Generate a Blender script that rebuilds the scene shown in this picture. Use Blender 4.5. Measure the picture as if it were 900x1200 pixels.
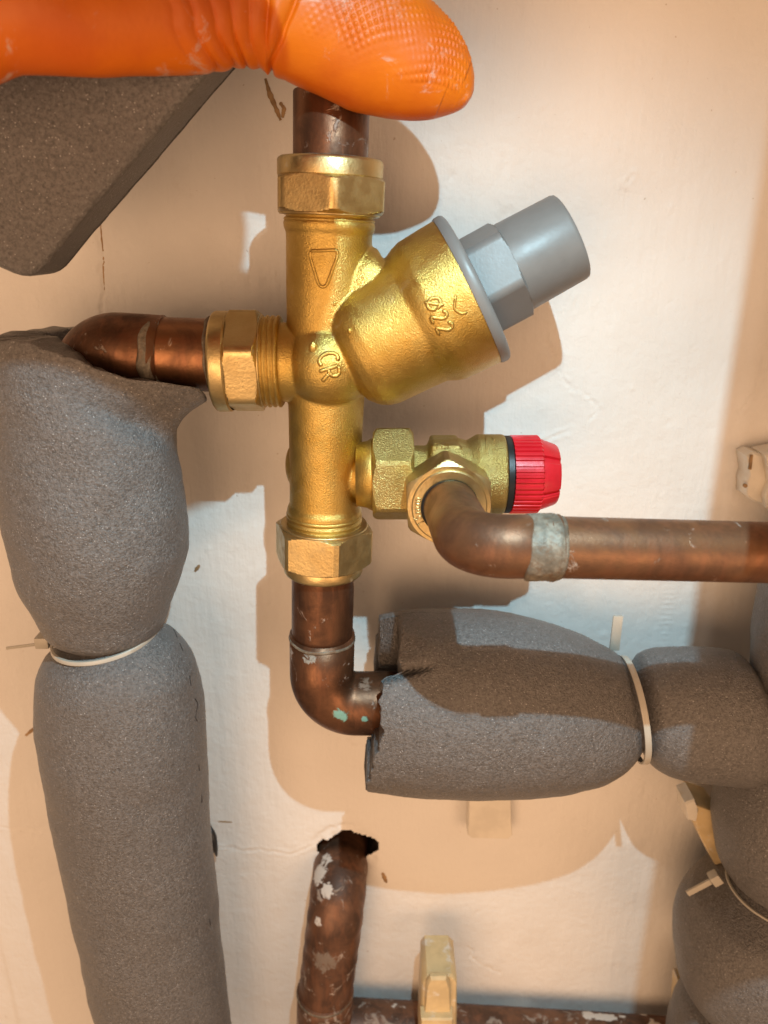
import bpy, bmesh, math, random
import numpy as np
from mathutils import Vector
from mathutils.bvhtree import BVHTree

random.seed(7)
rng = np.random.default_rng(7)
for o in list(bpy.data.objects):
    bpy.data.objects.remove(o)
SC = bpy.context.scene
COL = SC.collection
MM = 0.001
PI = math.pi

# ---------------------------------------------------------------- camera
PITCH = math.radians(20.0)
FOC = 900.0                 # focal length in photo pixels (900 x 1200 photograph)
PW = 291.0                  # camera to wall, mm ; wall is the plane y = 0
PV = 246.0                  # camera to the plane of the valve's axis
cam_d = bpy.data.cameras.new('camera')
cam = bpy.data.objects.new('camera', cam_d)
COL.objects.link(cam)
cam.location = (0, -PW * MM, 0)
cam.rotation_euler = (math.radians(90) - PITCH, 0, 0)
cam_d.sensor_fit = 'VERTICAL'
cam_d.sensor_height = 34.6
cam_d.lens = 34.6 * FOC / 1200.0
cam_d.clip_start = 0.005
cam_d.clip_end = 50
cam_d.dof.use_dof = True
cam_d.dof.focus_distance = 0.245
cam_d.dof.aperture_fstop = 14.0
SC.camera = cam

# ---------------------------------------------------------------- world and lamps (indoors, no sun)
W = bpy.data.worlds.new('World')
SC.world = W
W.use_nodes = True
W.node_tree.nodes['Background'].inputs[0].default_value = (1.0, 0.66, 0.42, 1)
W.node_tree.nodes['Background'].inputs[1].default_value = 0.37


def lamp(name, kind, loc, target, energy, color, size, spot=None, blend=1.0):
    d = bpy.data.lights.new(name, kind)
    d.energy = energy
    d.color = color
    if kind == 'AREA':
        d.shape = 'DISK'
        d.size = size
    else:
        d.shadow_soft_size = size
    if kind == 'SPOT':
        d.spot_size = math.radians(spot)
        d.spot_blend = blend
    o = bpy.data.objects.new(name, d)
    COL.objects.link(o)
    o.location = Vector(loc) * MM
    v = Vector(target) * MM - o.location
    o.rotation_euler = v.to_track_quat('-Z', 'Y').to_euler()
    return o


lamp('head_torch', 'SPOT', (42, -250, 125), (-10, 0, -460), 4.3, (0.48, 0.84, 1.0), 0.0016, 118, 1.0)
lamp('head_torch_second_bulb', 'SPOT', (38, -247, 130), (-10, 0, -460), 0.55, (1.0, 0.80, 0.62), 0.0016, 118, 1.0)
lamp('room_lamp', 'AREA', (-330, -1100, -170), (0, 0, -120), 6.8, (1.0, 0.60, 0.33), 0.8)
lamp('second_room_lamp', 'AREA', (520, -900, -200), (0, 0, -120), 2.7, (1.0, 0.59, 0.32), 0.6)

SC.view_settings.view_transform = 'Standard'
SC.view_settings.look = 'None'
SC.view_settings.gamma = 1.0
SC.view_settings.exposure = 0.08
SC.view_settings.use_curve_mapping = False
SC.render.engine = 'CYCLES'
SC.cycles.use_denoising = True
SC.cycles.max_bounces = 6
SC.cycles.caustics_reflective = False


# ---------------------------------------------------------------- pixel -> place helpers (mm)
def U(u, v, P=PV):
    """pixel of the photograph on the plane P mm from the camera (parallel to the wall)"""
    a = (u - 450.0) / FOC
    b = (600.0 - v) / FOC
    t = P / (b * math.sin(PITCH) + math.cos(PITCH))
    return np.array([a * t, P - PW, t * (b * math.cos(PITCH) - math.sin(PITCH))])


def depth(v, P=PV):
    b = (600.0 - v) / FOC
    return P / (b * math.sin(PITCH) + math.cos(PITCH))


def R(px, v, P=PV):
    """pixels -> millimetres at row v, plane P"""
    return px * depth(v, P) / FOC


def ray(u, v):
    d = U(u, v, 100.0) - np.array([0, -PW, 0])
    return d / np.linalg.norm(d)


# ---------------------------------------------------------------- numpy noise
def _hash(ix, iy, iz, seed):
    h = (ix * 374761393 + iy * 668265263 + iz * 2147483647 + seed * 974711) & 0xFFFFFFFF
    h = ((h ^ (h >> 13)) * 1274126177) & 0xFFFFFFFF
    h = (h ^ (h >> 16)) & 0xFFFFFFFF
    return h / 4294967295.0


def vnoise(p, seed=0):
    p = np.asarray(p, float)
    i = np.floor(p).astype(np.int64)
    f = p - i
    f = f * f * (3 - 2 * f)
    r = 0
    for dx in (0, 1):
        for dy in (0, 1):
            for dz in (0, 1):
                w = ((f[..., 0] if dx else 1 - f[..., 0]) * (f[..., 1] if dy else 1 - f[..., 1])
                     * (f[..., 2] if dz else 1 - f[..., 2]))
                r = r + w * _hash(i[..., 0] + dx, i[..., 1] + dy, i[..., 2] + dz, seed)
    return r * 2 - 1


def fbm(p, seed=0, oct=3):
    s, a, t = 0, 1.0, 0.0
    p = np.asarray(p, float)
    for k in range(oct):
        s = s + a * vnoise(p, seed + k * 17)
        t += a
        a *= 0.5
        p = p * 2.03 + 5.1
    return s / t


def smooth(x, a, b):
    t = np.clip((x - a) / (b - a), 0, 1)
    return t * t * (3 - 2 * t)


def curve(xs, ys):
    """smooth (monotone cubic) interpolator through control values"""
    xs = np.asarray(xs, float)
    ys = np.asarray(ys, float)
    h = np.diff(xs)
    d = np.diff(ys) / h
    m = np.zeros_like(ys)
    m[1:-1] = np.where(d[1:] * d[:-1] > 0, 2 * d[1:] * d[:-1] / (d[1:] + d[:-1] + 1e-12), 0)
    m[0], m[-1] = d[0], d[-1]

    def f(x):
        x = np.clip(np.asarray(x, float), xs[0], xs[-1])
        i = np.clip(np.searchsorted(xs, x) - 1, 0, len(h) - 1)
        t = (x - xs[i]) / h[i]
        return ((1 + 2 * t) * (1 - t) ** 2 * ys[i] + t * (1 - t) ** 2 * h[i] * m[i]
                + t * t * (3 - 2 * t) * ys[i + 1] + t * t * (t - 1) * h[i] * m[i + 1])
    return f


# ---------------------------------------------------------------- object helpers
def thing(name, label, cat, loc, group=None):
    o = bpy.data.objects.new(name, None)
    COL.objects.link(o)
    o.empty_display_size = 0.01
    o.location = Vector(loc) * MM
    o['label'] = label
    o['category'] = cat
    if group:
        o['group'] = group
    return o


def tag(o, label, cat, group=None):
    o['label'] = label
    o['category'] = cat
    if group:
        o['group'] = group
    return o


def root_of(o):
    while o.parent:
        o = o.parent
    return o


def build(name, verts, faces, mat, parent=None, sharp=None, origin=None):
    """world-space mm geometry -> ONE mesh object"""
    verts = np.asarray(verts, float) * MM
    base = np.zeros(3)
    if parent is not None:
        b = Vector((0, 0, 0))
        q = parent
        while q:
            b = b + q.location
            q = q.parent
        base = np.array(b)
    elif origin is not None:
        base = np.asarray(origin, float) * MM
    me = bpy.data.meshes.new(name)
    me.from_pydata((verts - base).tolist(), [], faces if isinstance(faces, list) else faces.tolist())
    me.validate()
    me.polygons.foreach_set('use_smooth', [True] * len(me.polygons))
    me.materials.append(mat)
    me.update()
    if sharp:
        me.set_sharp_from_angle(angle=math.radians(sharp))
    o = bpy.data.objects.new(name, me)
    COL.objects.link(o)
    if parent is not None:
        o.parent = parent
    else:
        o.location = base
    return o


class MB:
    """mesh collector"""
    def __init__(self):
        self.v = []
        self.f = []

    def add(self, verts, faces):
        n = len(self.v)
        self.v += [tuple(x) for x in verts]
        self.f += [[i + n for i in q] for q in faces]
        return self

    def build(self, name, mat, parent=None, sharp=None, origin=None):
        return build(name, self.v, self.f, mat, parent, sharp, origin)


def grid_faces(nr, ns, closed=True):
    f = []
    for i in range(nr - 1):
        for j in range(ns if closed else ns - 1):
            k = (j + 1) % ns
            f.append([i * ns + j, i * ns + k, (i + 1) * ns + k, (i + 1) * ns + j])
    return f


def loft(rows, cap0=True, cap1=True):
    rows = np.asarray(rows)
    nr, ns = rows.shape[:2]
    v = rows.reshape(-1, 3).tolist()
    f = grid_faces(nr, ns)
    if cap0:
        c = rows[0].mean(0)
        v.append(c.tolist())
        n = len(v) - 1
        f += [[n, (j + 1) % ns, j] for j in range(ns)]
    if cap1:
        c = rows[-1].mean(0)
        v.append(c.tolist())
        n = len(v) - 1
        o = (nr - 1) * ns
        f += [[n, o + j, o + (j + 1) % ns] for j in range(ns)]
    return v, f


def basis(d):
    d = np.asarray(d, float)
    d = d / np.linalg.norm(d)
    up = np.array([0, -1.0, 0]) if abs(d[1]) < 0.9 else np.array([0, 0, 1.0])
    a = np.cross(up, d)
    a /= np.linalg.norm(a)
    b = np.cross(d, a)
    return d, a, b


def lathe(o, d, prof, ns=64, rfun=None, cap0=True, cap1=True):
    """prof: list of (t, r); rfun(theta, t, r) -> r"""
    d, a, b = basis(d)
    o = np.asarray(o, float)
    th = np.arange(ns) * 2 * PI / ns
    rows = []
    for t, r in prof:
        rr = np.full(ns, r) if rfun is None else np.array([rfun(x, t, r) for x in th])
        rows.append(o + d * t + np.outer(np.cos(th) * rr, a) + np.outer(np.sin(th) * rr, b))
    return loft(rows, cap0, cap1)


def hexnut(o, d, rc, t0, t1, rot=0.0, cham=1.2, ns=120, bore=0.0):
    """hexagon nut with turned chamfers; rc = corner radius"""
    apo = rc * math.cos(PI / 6)
    L = t1 - t0
    prof = []
    for k, x in enumerate([0, 0.0, .25, .5, .8, 1.2, 2.0, 3.2]):
        if x > L * 0.48:
            break
        prof.append((t0 + x, (apo * 0.90 if k == 0 else rc - (rc - apo * 0.99) * max(0, 1 - x / cham) ** 1.0)))
    prof2 = [(t1 - (t - t0), r) for t, r in prof][::-1]
    pr = prof + prof2

    def rf(th, t, r):
        a = ((th - rot + PI / 6) % (PI / 3)) - PI / 6
        rh = apo / math.cos(a)
        k = PI / 6 - abs(a)
        if k < 0.05:
            rh = min(rh, apo / math.cos(PI / 6 - 0.05))
        return min(r, rh)
    return lathe(o, d, pr, ns, rf)


def resample(path, n):
    p = np.asarray(path, float)
    s = np.r_[0, np.cumsum(np.linalg.norm(np.diff(p, axis=0), axis=1))]
    x = np.linspace(0, s[-1], n)
    return np.stack([np.interp(x, s, p[:, k]) for k in range(3)], 1)


def sweep(path, rad, ns=32, cap0=True, cap1=True, twist=None):
    p = np.asarray(path, float)
    n = len(p)
    rad = np.broadcast_to(np.asarray(rad, float), (n,))
    t = np.gradient(p, axis=0)
    t /= np.linalg.norm(t, axis=1)[:, None] + 1e-12
    d, a, b = basis(t[0])
    rows = []
    th = np.arange(ns) * 2 * PI / ns
    for i in range(n):
        a = a - t[i] * np.dot(a, t[i])
        a /= np.linalg.norm(a)
        b = np.cross(t[i], a)
        rows.append(p[i] + rad[i] * (np.outer(np.cos(th), a) + np.outer(np.sin(th), b)))
    return loft(rows, cap0, cap1)


def bend(p0, corner, p1, r, n=14):
    """path p0 -> rounded corner -> p1"""
    p0, c, p1 = (np.asarray(x, float) for x in (p0, corner, p1))
    d0 = (p0 - c) / np.linalg.norm(p0 - c)
    d1 = (p1 - c) / np.linalg.norm(p1 - c)
    ang = math.acos(np.clip(np.dot(d0, d1), -1, 1))
    q = r / math.tan(ang / 2)
    a = c + d0 * q
    b = c + d1 * q
    bis = (d0 + d1) / np.linalg.norm(d0 + d1)
    o = c + bis * (r / math.sin(ang / 2))
    e0, e1 = a - o, b - o
    om = PI - ang
    arc = [o + (math.sin((1 - k) * om) * e0 + math.sin(k * om) * e1) / math.sin(om) for k in np.linspace(0, 1, n)]
    return np.array([p0] + arc + [p1])


def rbox(c, ax, ay, az, r=0.0):
    """box with half-vectors ax, ay, az and bevelled edges r (mm)"""
    bm = bmesh.new()
    bmesh.ops.create_cube(bm, size=2)
    c, ax, ay, az = (np.asarray(x, float) for x in (c, ax, ay, az))
    for v in bm.verts:
        v.co = Vector(c + ax * v.co.x + ay * v.co.y + az * v.co.z)
    if r:
        bmesh.ops.bevel(bm, geom=bm.edges[:], offset=r, segments=2, affect='EDGES', profile=0.6)
    bm.verts.index_update()
    v = [tuple(x.co) for x in bm.verts]
    f = [[x.index for x in q.verts] for q in bm.faces]
    bm.free()
    return v, f


# ---------------------------------------------------------------- materials
class NT:
    def __init__(self, name):
        self.m = bpy.data.materials.new(name)
        self.m.use_nodes = True
        self.t = self.m.node_tree
        self.b = self.t.nodes['Principled BSDF']
        self.tc = self.n('ShaderNodeTexCoord')

    def n(self, kind, **kw):
        x = self.t.nodes.new(kind)
        for k, v in kw.items():
            setattr(x, k, v)
        return x

    def l(self, a, b):
        self.t.links.new(a, b)

    def noise(self, scale, detail=3.0, rough=0.55, coord=None, dist=0.0):
        x = self.n('ShaderNodeTexNoise')
        x.inputs['Scale'].default_value = scale
        x.inputs['Detail'].default_value = detail
        x.inputs['Roughness'].default_value = rough
        x.inputs['Distortion'].default_value = dist
        self.l(coord or self.tc.outputs['Object'], x.inputs['Vector'])
        return x.outputs[0]

    def voronoi(self, scale, feature='F1', coord=None, rnd=1.0):
        x = self.n('ShaderNodeTexVoronoi')
        x.feature = feature
        x.inputs['Scale'].default_value = scale
        x.inputs['Randomness'].default_value = rnd
        self.l(coord or self.tc.outputs['Object'], x.inputs['Vector'])
        return x.outputs[0]

    def map(self, sx, sy, sz):
        x = self.n('ShaderNodeMapping')
        x.inputs['Scale'].default_value = (sx, sy, sz)
        self.l(self.tc.outputs['Object'], x.inputs['Vector'])
        return x.outputs[0]

    def ramp(self, fac, lo, hi, a=0.0, b=1.0):
        x = self.n('ShaderNodeMapRange')
        x.interpolation_type = 'SMOOTHSTEP'
        x.inputs[1].default_value = lo
        x.inputs[2].default_value = hi
        x.inputs[3].default_value = a
        x.inputs[4].default_value = b
        self.l(fac, x.inputs[0])
        return x.outputs[0]

    def math(self, op, a, b):
        x = self.n('ShaderNodeMath', operation=op)
        for i, q in enumerate((a, b)):
            if isinstance(q, (int, float)):
                x.inputs[i].default_value = q
            else:
                self.l(q, x.inputs[i])
        return x.outputs[0]

    def mix(self, fac, a, b):
        x = self.n('ShaderNodeMix', data_type='RGBA')
        for i, q in ((0, fac), (6, a), (7, b)):
            if isinstance(q, (int, float)):
                x.inputs[i].default_value = q
            elif isinstance(q, tuple):
                x.inputs[i].default_value = q + (1,)
            else:
                self.l(q, x.inputs[i])
        return x.outputs[2]

    def bump(self, h, strength, dist, prev=None):
        x = self.n('ShaderNodeBump')
        x.inputs['Strength'].default_value = strength
        x.inputs['Distance'].default_value = dist
        self.l(h, x.inputs['Height'])
        if prev:
            self.l(prev, x.inputs['Normal'])
        self.l(x.outputs[0], self.b.inputs['Normal'])
        return x.outputs[0]

    def set(self, **kw):
        for k, v in kw.items():
            k = {'color': 'Base Color', 'metal': 'Metallic', 'rough': 'Roughness', 'ior': 'IOR',
                 'coat': 'Coat Weight', 'spec': 'Specular IOR Level', 'sss': 'Subsurface Weight',
                 'trans': 'Transmission Weight', 'coat_rough': 'Coat Roughness'}[k]
            if isinstance(v, (int, float)):
                self.b.inputs[k].default_value = v
            elif isinstance(v, tuple):
                self.b.inputs[k].default_value = v + (1,)
            else:
                self.l(v, self.b.inputs[k])
        return self


def m_wall():
    m = NT('painted_plaster')
    big = m.noise(9, 3)
    mid = m.noise(60, 4)
    dirt = m.ramp(m.noise(38, 5, 0.7), 0.62, 0.74)
    c = m.mix(m.ramp(big, 0.35, 0.65), (0.80, 0.775, 0.745), (0.745, 0.715, 0.68))
    c = m.mix(m.math('MULTIPLY', dirt, 0.16), c, (0.52, 0.44, 0.36))
    speck = m.ramp(m.noise(420, 2, 0.5), 0.735, 0.78)
    c = m.mix(m.math('MULTIPLY', speck, 0.5), c, (0.40, 0.30, 0.22))
    m.set(color=c, rough=m.ramp(mid, 0.3, 0.7, 0.42, 0.62), spec=0.35)
    brush = m.noise(1.0, 3, 0.6, m.map(260, 260, 30))
    n1 = m.bump(brush, 0.28, 0.0012)
    n2 = m.bump(m.noise(300, 4, 0.6), 0.36, 0.0010, n1)
    m.bump(m.noise(45, 3), 0.25, 0.004, n2)
    return m.m


def m_brass(name, base, dark, rough, grain, gscale=1500, stain=(0.20, 0.13, 0.05), lime=0.0):
    m = NT(name)
    a = m.noise(70, 4, 0.6)
    b = m.noise(260, 4, 0.6)
    c = m.mix(m.ramp(a, 0.38, 0.68), base, dark)
    c = m.mix(m.math('MULTIPLY', m.ramp(b, 0.56, 0.78), 0.40), c, stain)
    lm = m.math('MULTIPLY', m.ramp(m.noise(85, 6, 0.7, dist=0.7), 0.60, 0.70), lime)
    c = m.mix(lm, c, (0.55, 0.47, 0.38))
    m.set(color=c, metal=m.ramp(lm, 0, 1, 1.0, 0.2), rough=m.math('ADD', m.ramp(b, 0.3, 0.75, rough, rough + 0.16), m.math('MULTIPLY', lm, 0.2)))
    n = m.bump(m.noise(gscale, 3, 0.6), grain, 0.0006)
    m.bump(m.noise(160, 3), 0.05, 0.0010, n)
    return m.m


def m_copper(name, base=(0.25, 0.115, 0.052), dark=(0.11, 0.05, 0.027), white=0.62, green=0.70, metal=0.75, rough=0.36, paint=None, spots=()):
    m = NT(name)
    a = m.noise(70, 5, 0.6, dist=0.6)
    s = m.noise(1.0, 3, 0.6, m.map(300, 300, 60))
    c = m.mix(m.ramp(a, 0.33, 0.66), base, dark)
    c = m.mix(m.math('MULTIPLY', m.ramp(s, 0.45, 0.7), 0.45), c, (0.24, 0.10, 0.05))
    w = m.ramp(m.noise(130, 5, 0.65, dist=0.8), white, white + 0.09)
    c = m.mix(m.math('MULTIPLY', w, 0.62), c, (0.42, 0.36, 0.31))
    g = m.ramp(m.noise(105, 4, 0.6, coord=m.map(1.1, 0.9, 1.0)), green, green + 0.05)
    c = m.mix(g, c, (0.20, 0.42, 0.34))
    oth = m.math('MAXIMUM', w, g)
    if paint:
        p = m.ramp(m.noise(46, 4, 0.5, coord=m.map(1, 1.3, .8)), paint, paint + 0.02)
        c = m.mix(p, c, (0.68, 0.62, 0.56))
        oth = m.math('MAXIMUM', oth, p)
    for at, rad, colr, thr in spots:          # stains and smears with a place of their own
        geo = m.n('ShaderNodeNewGeometry')
        dist = m.n('ShaderNodeVectorMath', operation='DISTANCE')
        m.l(geo.outputs['Position'], dist.inputs[0])
        dist.inputs[1].default_value = tuple(float(x) * MM for x in at)
        fall = m.ramp(dist.outputs['Value'], rad * 0.25 * MM, rad * MM, 0.42, 0.0)
        k = m.ramp(m.math('ADD', m.noise(260, 5, 0.7, dist=1.0), fall), thr - 0.02, thr + 0.11)
        k = m.math('MULTIPLY', k, m.ramp(dist.outputs['Value'], rad * 0.9 * MM, rad * 1.1 * MM, 1.0, 0.0))
        k = m.math('MULTIPLY', k, 0.85)
        c = m.mix(k, c, colr)
        oth = m.math('MAXIMUM', oth, k)
    m.set(color=c, metal=m.ramp(oth, 0, 1, metal, 0.05), rough=m.math('ADD', m.ramp(a, 0.3, 0.7, rough - 0.03, rough + 0.12), m.math('MULTIPLY', oth, 0.25)))
    n = m.bump(m.noise(900, 3), 0.10, 0.0006)
    m.bump(oth, 0.35, 0.0006, n)
    return m.m


def m_foam(name='grey_foam', base=(0.142, 0.134, 0.132)):
    m = NT(name)
    v = m.voronoi(1500)
    v2 = m.noise(980, 5, 0.75)
    big = m.noise(30, 3)
    c = m.mix(m.ramp(v2, 0.34, 0.66), tuple(x * 0.62 for x in base), tuple(x * 1.34 for x in base))
    c = m.mix(m.math('MULTIPLY', m.ramp(big, 0.4, 0.7), 0.25), c, tuple(x * 0.8 for x in base))
    pit = m.ramp(m.noise(480, 3, 0.6), 0.62, 0.72)
    c = m.mix(m.math('MULTIPLY', pit, 0.6), c, tuple(x * 0.42 for x in base))
    glint = m.math('MULTIPLY', m.ramp(m.voronoi(1050), 0.10, 0.28, 1.0, 0.0), m.ramp(m.noise(650, 2), 0.50, 0.60))
    c = m.mix(m.math('MULTIPLY', glint, 0.85), c, (0.46, 0.45, 0.45))
    m.set(color=c, rough=m.ramp(v2, 0.35, 0.65, 0.28, 0.5), spec=0.6)
    n = m.bump(v, 0.45, 0.0005)
    m.bump(v2, 0.75, 0.0007, n)
    return m.m


def m_glove():
    m = NT('orange_nitrile')
    a = m.noise(50, 4)
    c = m.mix(m.ramp(a, 0.35, 0.7), (0.70, 0.165, 0.004), (0.60, 0.118, 0.002))
    d = m.ramp(m.noise(85, 6, 0.75, dist=0.6), 0.57, 0.69)
    c = m.mix(m.math('MULTIPLY', d, 0.7), c, (0.62, 0.46, 0.38))
    m.set(color=c, rough=m.ramp(a, 0.3, 0.7, 0.36, 0.5), spec=0.45)
    m.bump(m.noise(800, 3), 0.12, 0.0004)
    return m.m


def m_plain(name, color, rough=0.4, metal=0.0, var=0.12, scale=120, bump=0.1, bscale=600, dirt=None, spec=0.5, dirt_at=0.6):
    m = NT(name)
    a = m.noise(scale, 4, 0.6)
    c = m.mix(m.ramp(a, 0.35, 0.65), tuple(x * (1 - var) for x in color), tuple(min(1, x * (1 + var)) for x in color))
    if dirt:
        c = m.mix(m.math('MULTIPLY', m.ramp(m.noise(scale * 1.6, 5, 0.7), dirt_at, dirt_at + 0.12), 0.75), c, dirt)
    m.set(color=c, rough=m.ramp(a, 0.3, 0.7, rough - 0.05, rough + 0.08), metal=metal, spec=spec)
    m.bump(m.noise(bscale, 3), bump, 0.0006)
    return m.m


M_WALL = m_wall()
M_CAST = m_brass('cast_brass', (0.56, 0.39, 0.115), (0.48, 0.315, 0.075), 0.33, 0.42, 2100, stain=(0.33, 0.20, 0.06), lime=0.22)
M_NUT = m_brass('turned_brass', (0.58, 0.45, 0.22), (0.50, 0.37, 0.165), 0.33, 0.14, 1100, stain=(0.38, 0.28, 0.16), lime=0.75)
M_CASTGRAIN = m_brass('sandblasted_brass', (0.52, 0.41, 0.16), (0.42, 0.31, 0.10), 0.30, 0.8, 2000)
M_COPPER = m_copper('aged_copper', white=0.64, green=0.71)
M_COPPER2 = m_copper('tarnished_copper', base=(0.175, 0.082, 0.042), dark=(0.08, 0.038, 0.022), white=0.59, green=0.71)
M_COPPER3 = m_copper('paint_spattered_copper', base=(0.16, 0.075, 0.042), dark=(0.07, 0.035, 0.022), white=0.56, green=0.73, metal=0.3, rough=0.45, paint=0.64)
M_COPPERF = m_copper('front_copper', base=(0.22, 0.105, 0.05), dark=(0.12, 0.056, 0.030), white=0.625, green=0.70, rough=0.40, metal=0.6)
M_SOLDER = m_plain('solder', (0.18, 0.155, 0.12), 0.55, 0.25, 0.35, 300, 0.6, 500, dirt=(0.14, 0.085, 0.05), dirt_at=0.5)
M_FOAM = m_foam()
M_GLOVE = m_glove()
M_GREY = m_plain('grey_plastic', (0.172, 0.166, 0.160), 0.42, 0, 0.06, 60, 0.06, 900)
M_RED = m_plain('red_plastic', (0.62, 0.012, 0.022), 0.33, 0, 0.1, 90, 0.06, 900)
M_BLACK = m_plain('black_rubber', (0.012, 0.012, 0.013), 0.4, 0, 0.2, 90, 0.1, 700)
M_TIE = m_plain('white_nylon', (0.46, 0.43, 0.37), 0.35, 0, 0.05, 90, 0.05, 700)
M_CLIP = m_plain('white_clip_plastic', (0.74, 0.69, 0.60), 0.38, 0, 0.06, 90, 0.1, 500, dirt=(0.45, 0.30, 0.16), dirt_at=0.66)
M_CREAM = m_plain('aged_cream_plastic', (0.66, 0.50, 0.27), 0.4, 0, 0.1, 90, 0.15, 400, dirt=(0.75, 0.70, 0.64), dirt_at=0.55)
M_STAIN = m_plain('brown_stain', (0.34, 0.21, 0.10), 0.6, 0, 0.3, 200, 0.1)
M_HOLE = m_plain('bare_masonry', (0.16, 0.12, 0.09), 0.9, 0, 0.3, 200, 0.6, 300)
M_SLIT = m_plain('black_slit_mark', (0.02, 0.018, 0.018), 0.6, 0, 0.2, 200, 0.3)

# ================================================================ THE SETTING: the painted wall
HOLE = U(404, 998, PW)


def seg_dist(X, Z, pts):
    """distance to a polyline given in pixels on the wall (mm)"""
    q = [U(u, v, PW) for u, v in pts]
    best = np.full(X.shape, 1e9)
    for a, b in zip(q[:-1], q[1:]):
        ax, az, bx, bz = a[0], a[2], b[0], b[2]
        L2 = (bx - ax) ** 2 + (bz - az) ** 2 + 1e-9
        t = np.clip(((X - ax) * (bx - ax) + (Z - az) * (bz - az)) / L2, 0, 1)
        best = np.minimum(best, np.hypot(X - ax - t * (bx - ax), Z - az - t * (bz - az)))
    return best


def wall_height(X, Z):
    """relief of the plaster towards the room, mm"""
    p = np.stack([X, np.zeros_like(X), Z], -1)
    h = 0.55 * fbm(p / 60.0, 3, 3) + 0.12 * fbm(p / 9.0, 11, 3)
    h += 0.10 * fbm(p * np.array([1 / 2.2, 1, 1 / 26.0]), 23, 3)
    n = fbm(p / 3.0, 31, 3)
    wob = 2.4 * fbm(p / 4.0, 41, 3)

    def crack(pts, w, dep, lip):
        d = seg_dist(X + wob, Z + wob * 0.7, pts)
        return -dep * np.exp(-(d / w) ** 2) + lip * np.exp(-((d - 2.4 * w) / (1.5 * w)) ** 2) * (0.6 + n)

    h += crack([(638, 392), (648, 425), (662, 447), (690, 468), (702, 478), (694, 490)], 0.4, 0.7, 0.35)
    h += crack([(672, 318), (668, 345), (655, 380), (640, 395)], 0.4, 0.25, 0.30)
    h += crack([(650, 420), (640, 405)], 1.2, 0.2, 0.5)
    h += crack([(625, 520), (648, 512), (668, 505)], 0.5, 0.2, 0.5)
    h += crack([(116, 250), (120, 300), (122, 370)], 0.5, 0.55, 0.35)
    h += crack([(288, 545), (291, 575)], 0.4, 0.4, 0.3)
    h += crack([(548, 1110), (560, 1128), (585, 1142)], 0.4, 0.8, 0.25)
    h += crack([(742, 205), (736, 214)], 0.5, 0.5, 0.4)
    h += crack([(868, 482), (880, 470), (893, 440), (900, 400)], 0.5, 0.5, 0.4)
    h += crack([(0, 968), (60, 975), (110, 972)], 0.7, 0.25, 0.25)
    h += crack([(250, 992), (340, 1002), (372, 990)], 0.6, 0.3, 0.3)
    h += crack([(300, 160), (310, 240)], 0.8, 0.12, 0.12)
    # scraper ridges right of the tie (rows of short strokes) and lime runs
    uu = np.exp(-((X - U(782, 720, PW)[0]) / 2.6) ** 2) * np.exp(-((Z - U(782, 715, PW)[2]) / 16) ** 2)
    h += 0.22 * uu * np.sin(Z * 2.6)
    for k in range(60):
        q = U(rng.uniform(10, 890), rng.uniform(10, 1190), PW)
        rr = rng.uniform(0.35, 1.0)
        d = np.hypot((X - q[0]) * rng.uniform(.7, 1.5), (Z - q[2]) * rng.uniform(.5, 1.0))
        h += rng.choice([-0.4, 0.4]) * np.exp(-(d / rr) ** 2)
    # broken edge round the pipe's hole
    d = np.hypot(X - HOLE[0], Z - HOLE[2])
    h -= 0.9 * np.exp(-(np.maximum(d - 14.5, 0) / 2.0) ** 2) * (0.8 + n)
    # a vertical board joint low on the left
    h += 0.9 * smooth(X, -196 + 0.0, -193.0) - 0.9
    h = h - 0.0
    return h


X0, X1, Z0, Z1, ST = -215.0, 245.0, -420.0, 110.0, 0.85
xs = np.r_[[-700, -400, -260], np.arange(X0, X1, ST), [300, 450, 700]]
zs = np.r_[[-800, -600, -480], np.arange(Z0, Z1, ST), [160, 300, 600]]
GX, GZ = np.meshgrid(xs, zs)
GH = wall_height(GX, GZ)
GH = np.where((GX < X0) | (GX > X1) | (GZ < Z0) | (GZ > Z1), 0, GH)
nx, nz = len(xs), len(zs)
idx = np.arange(nx * nz).reshape(nz, nx)
quads = np.stack([idx[:-1, :-1], idx[:-1, 1:], idx[1:, 1:], idx[1:, :-1]], -1).reshape(-1, 4)
cx = (GX[:-1, :-1] + ST / 2).ravel()
cz = (GZ[:-1, :-1] + ST / 2).ravel()
ang = np.arctan2(cz - HOLE[2], cx - HOLE[0])
hr = 12.4 + 1.6 * np.sin(2 * ang + 0.6) + 1.2 * np.sin(5 * ang) + 2.4 * np.exp(-((ang - 0.15) / 0.35) ** 2)
quads = quads[np.hypot(cx - HOLE[0], cz - HOLE[2]) > hr]
wall = build('wall', np.stack([GX.ravel(), -GH.ravel(), GZ.ravel()], 1), quads, M_WALL)
wall['kind'] = 'structure'
v, f = lathe((HOLE[0], 0.3, HOLE[2]), (0, 1, 0), [(0, 18.5), (2, 18), (12, 17), (30, 16)], 40,
             lambda th, t, r: r + 1.0 * math.sin(3 * th + t) + .6 * math.sin(7 * th), cap0=False)
build('pipe_hole_lining', v, f, M_HOLE, wall)


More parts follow.
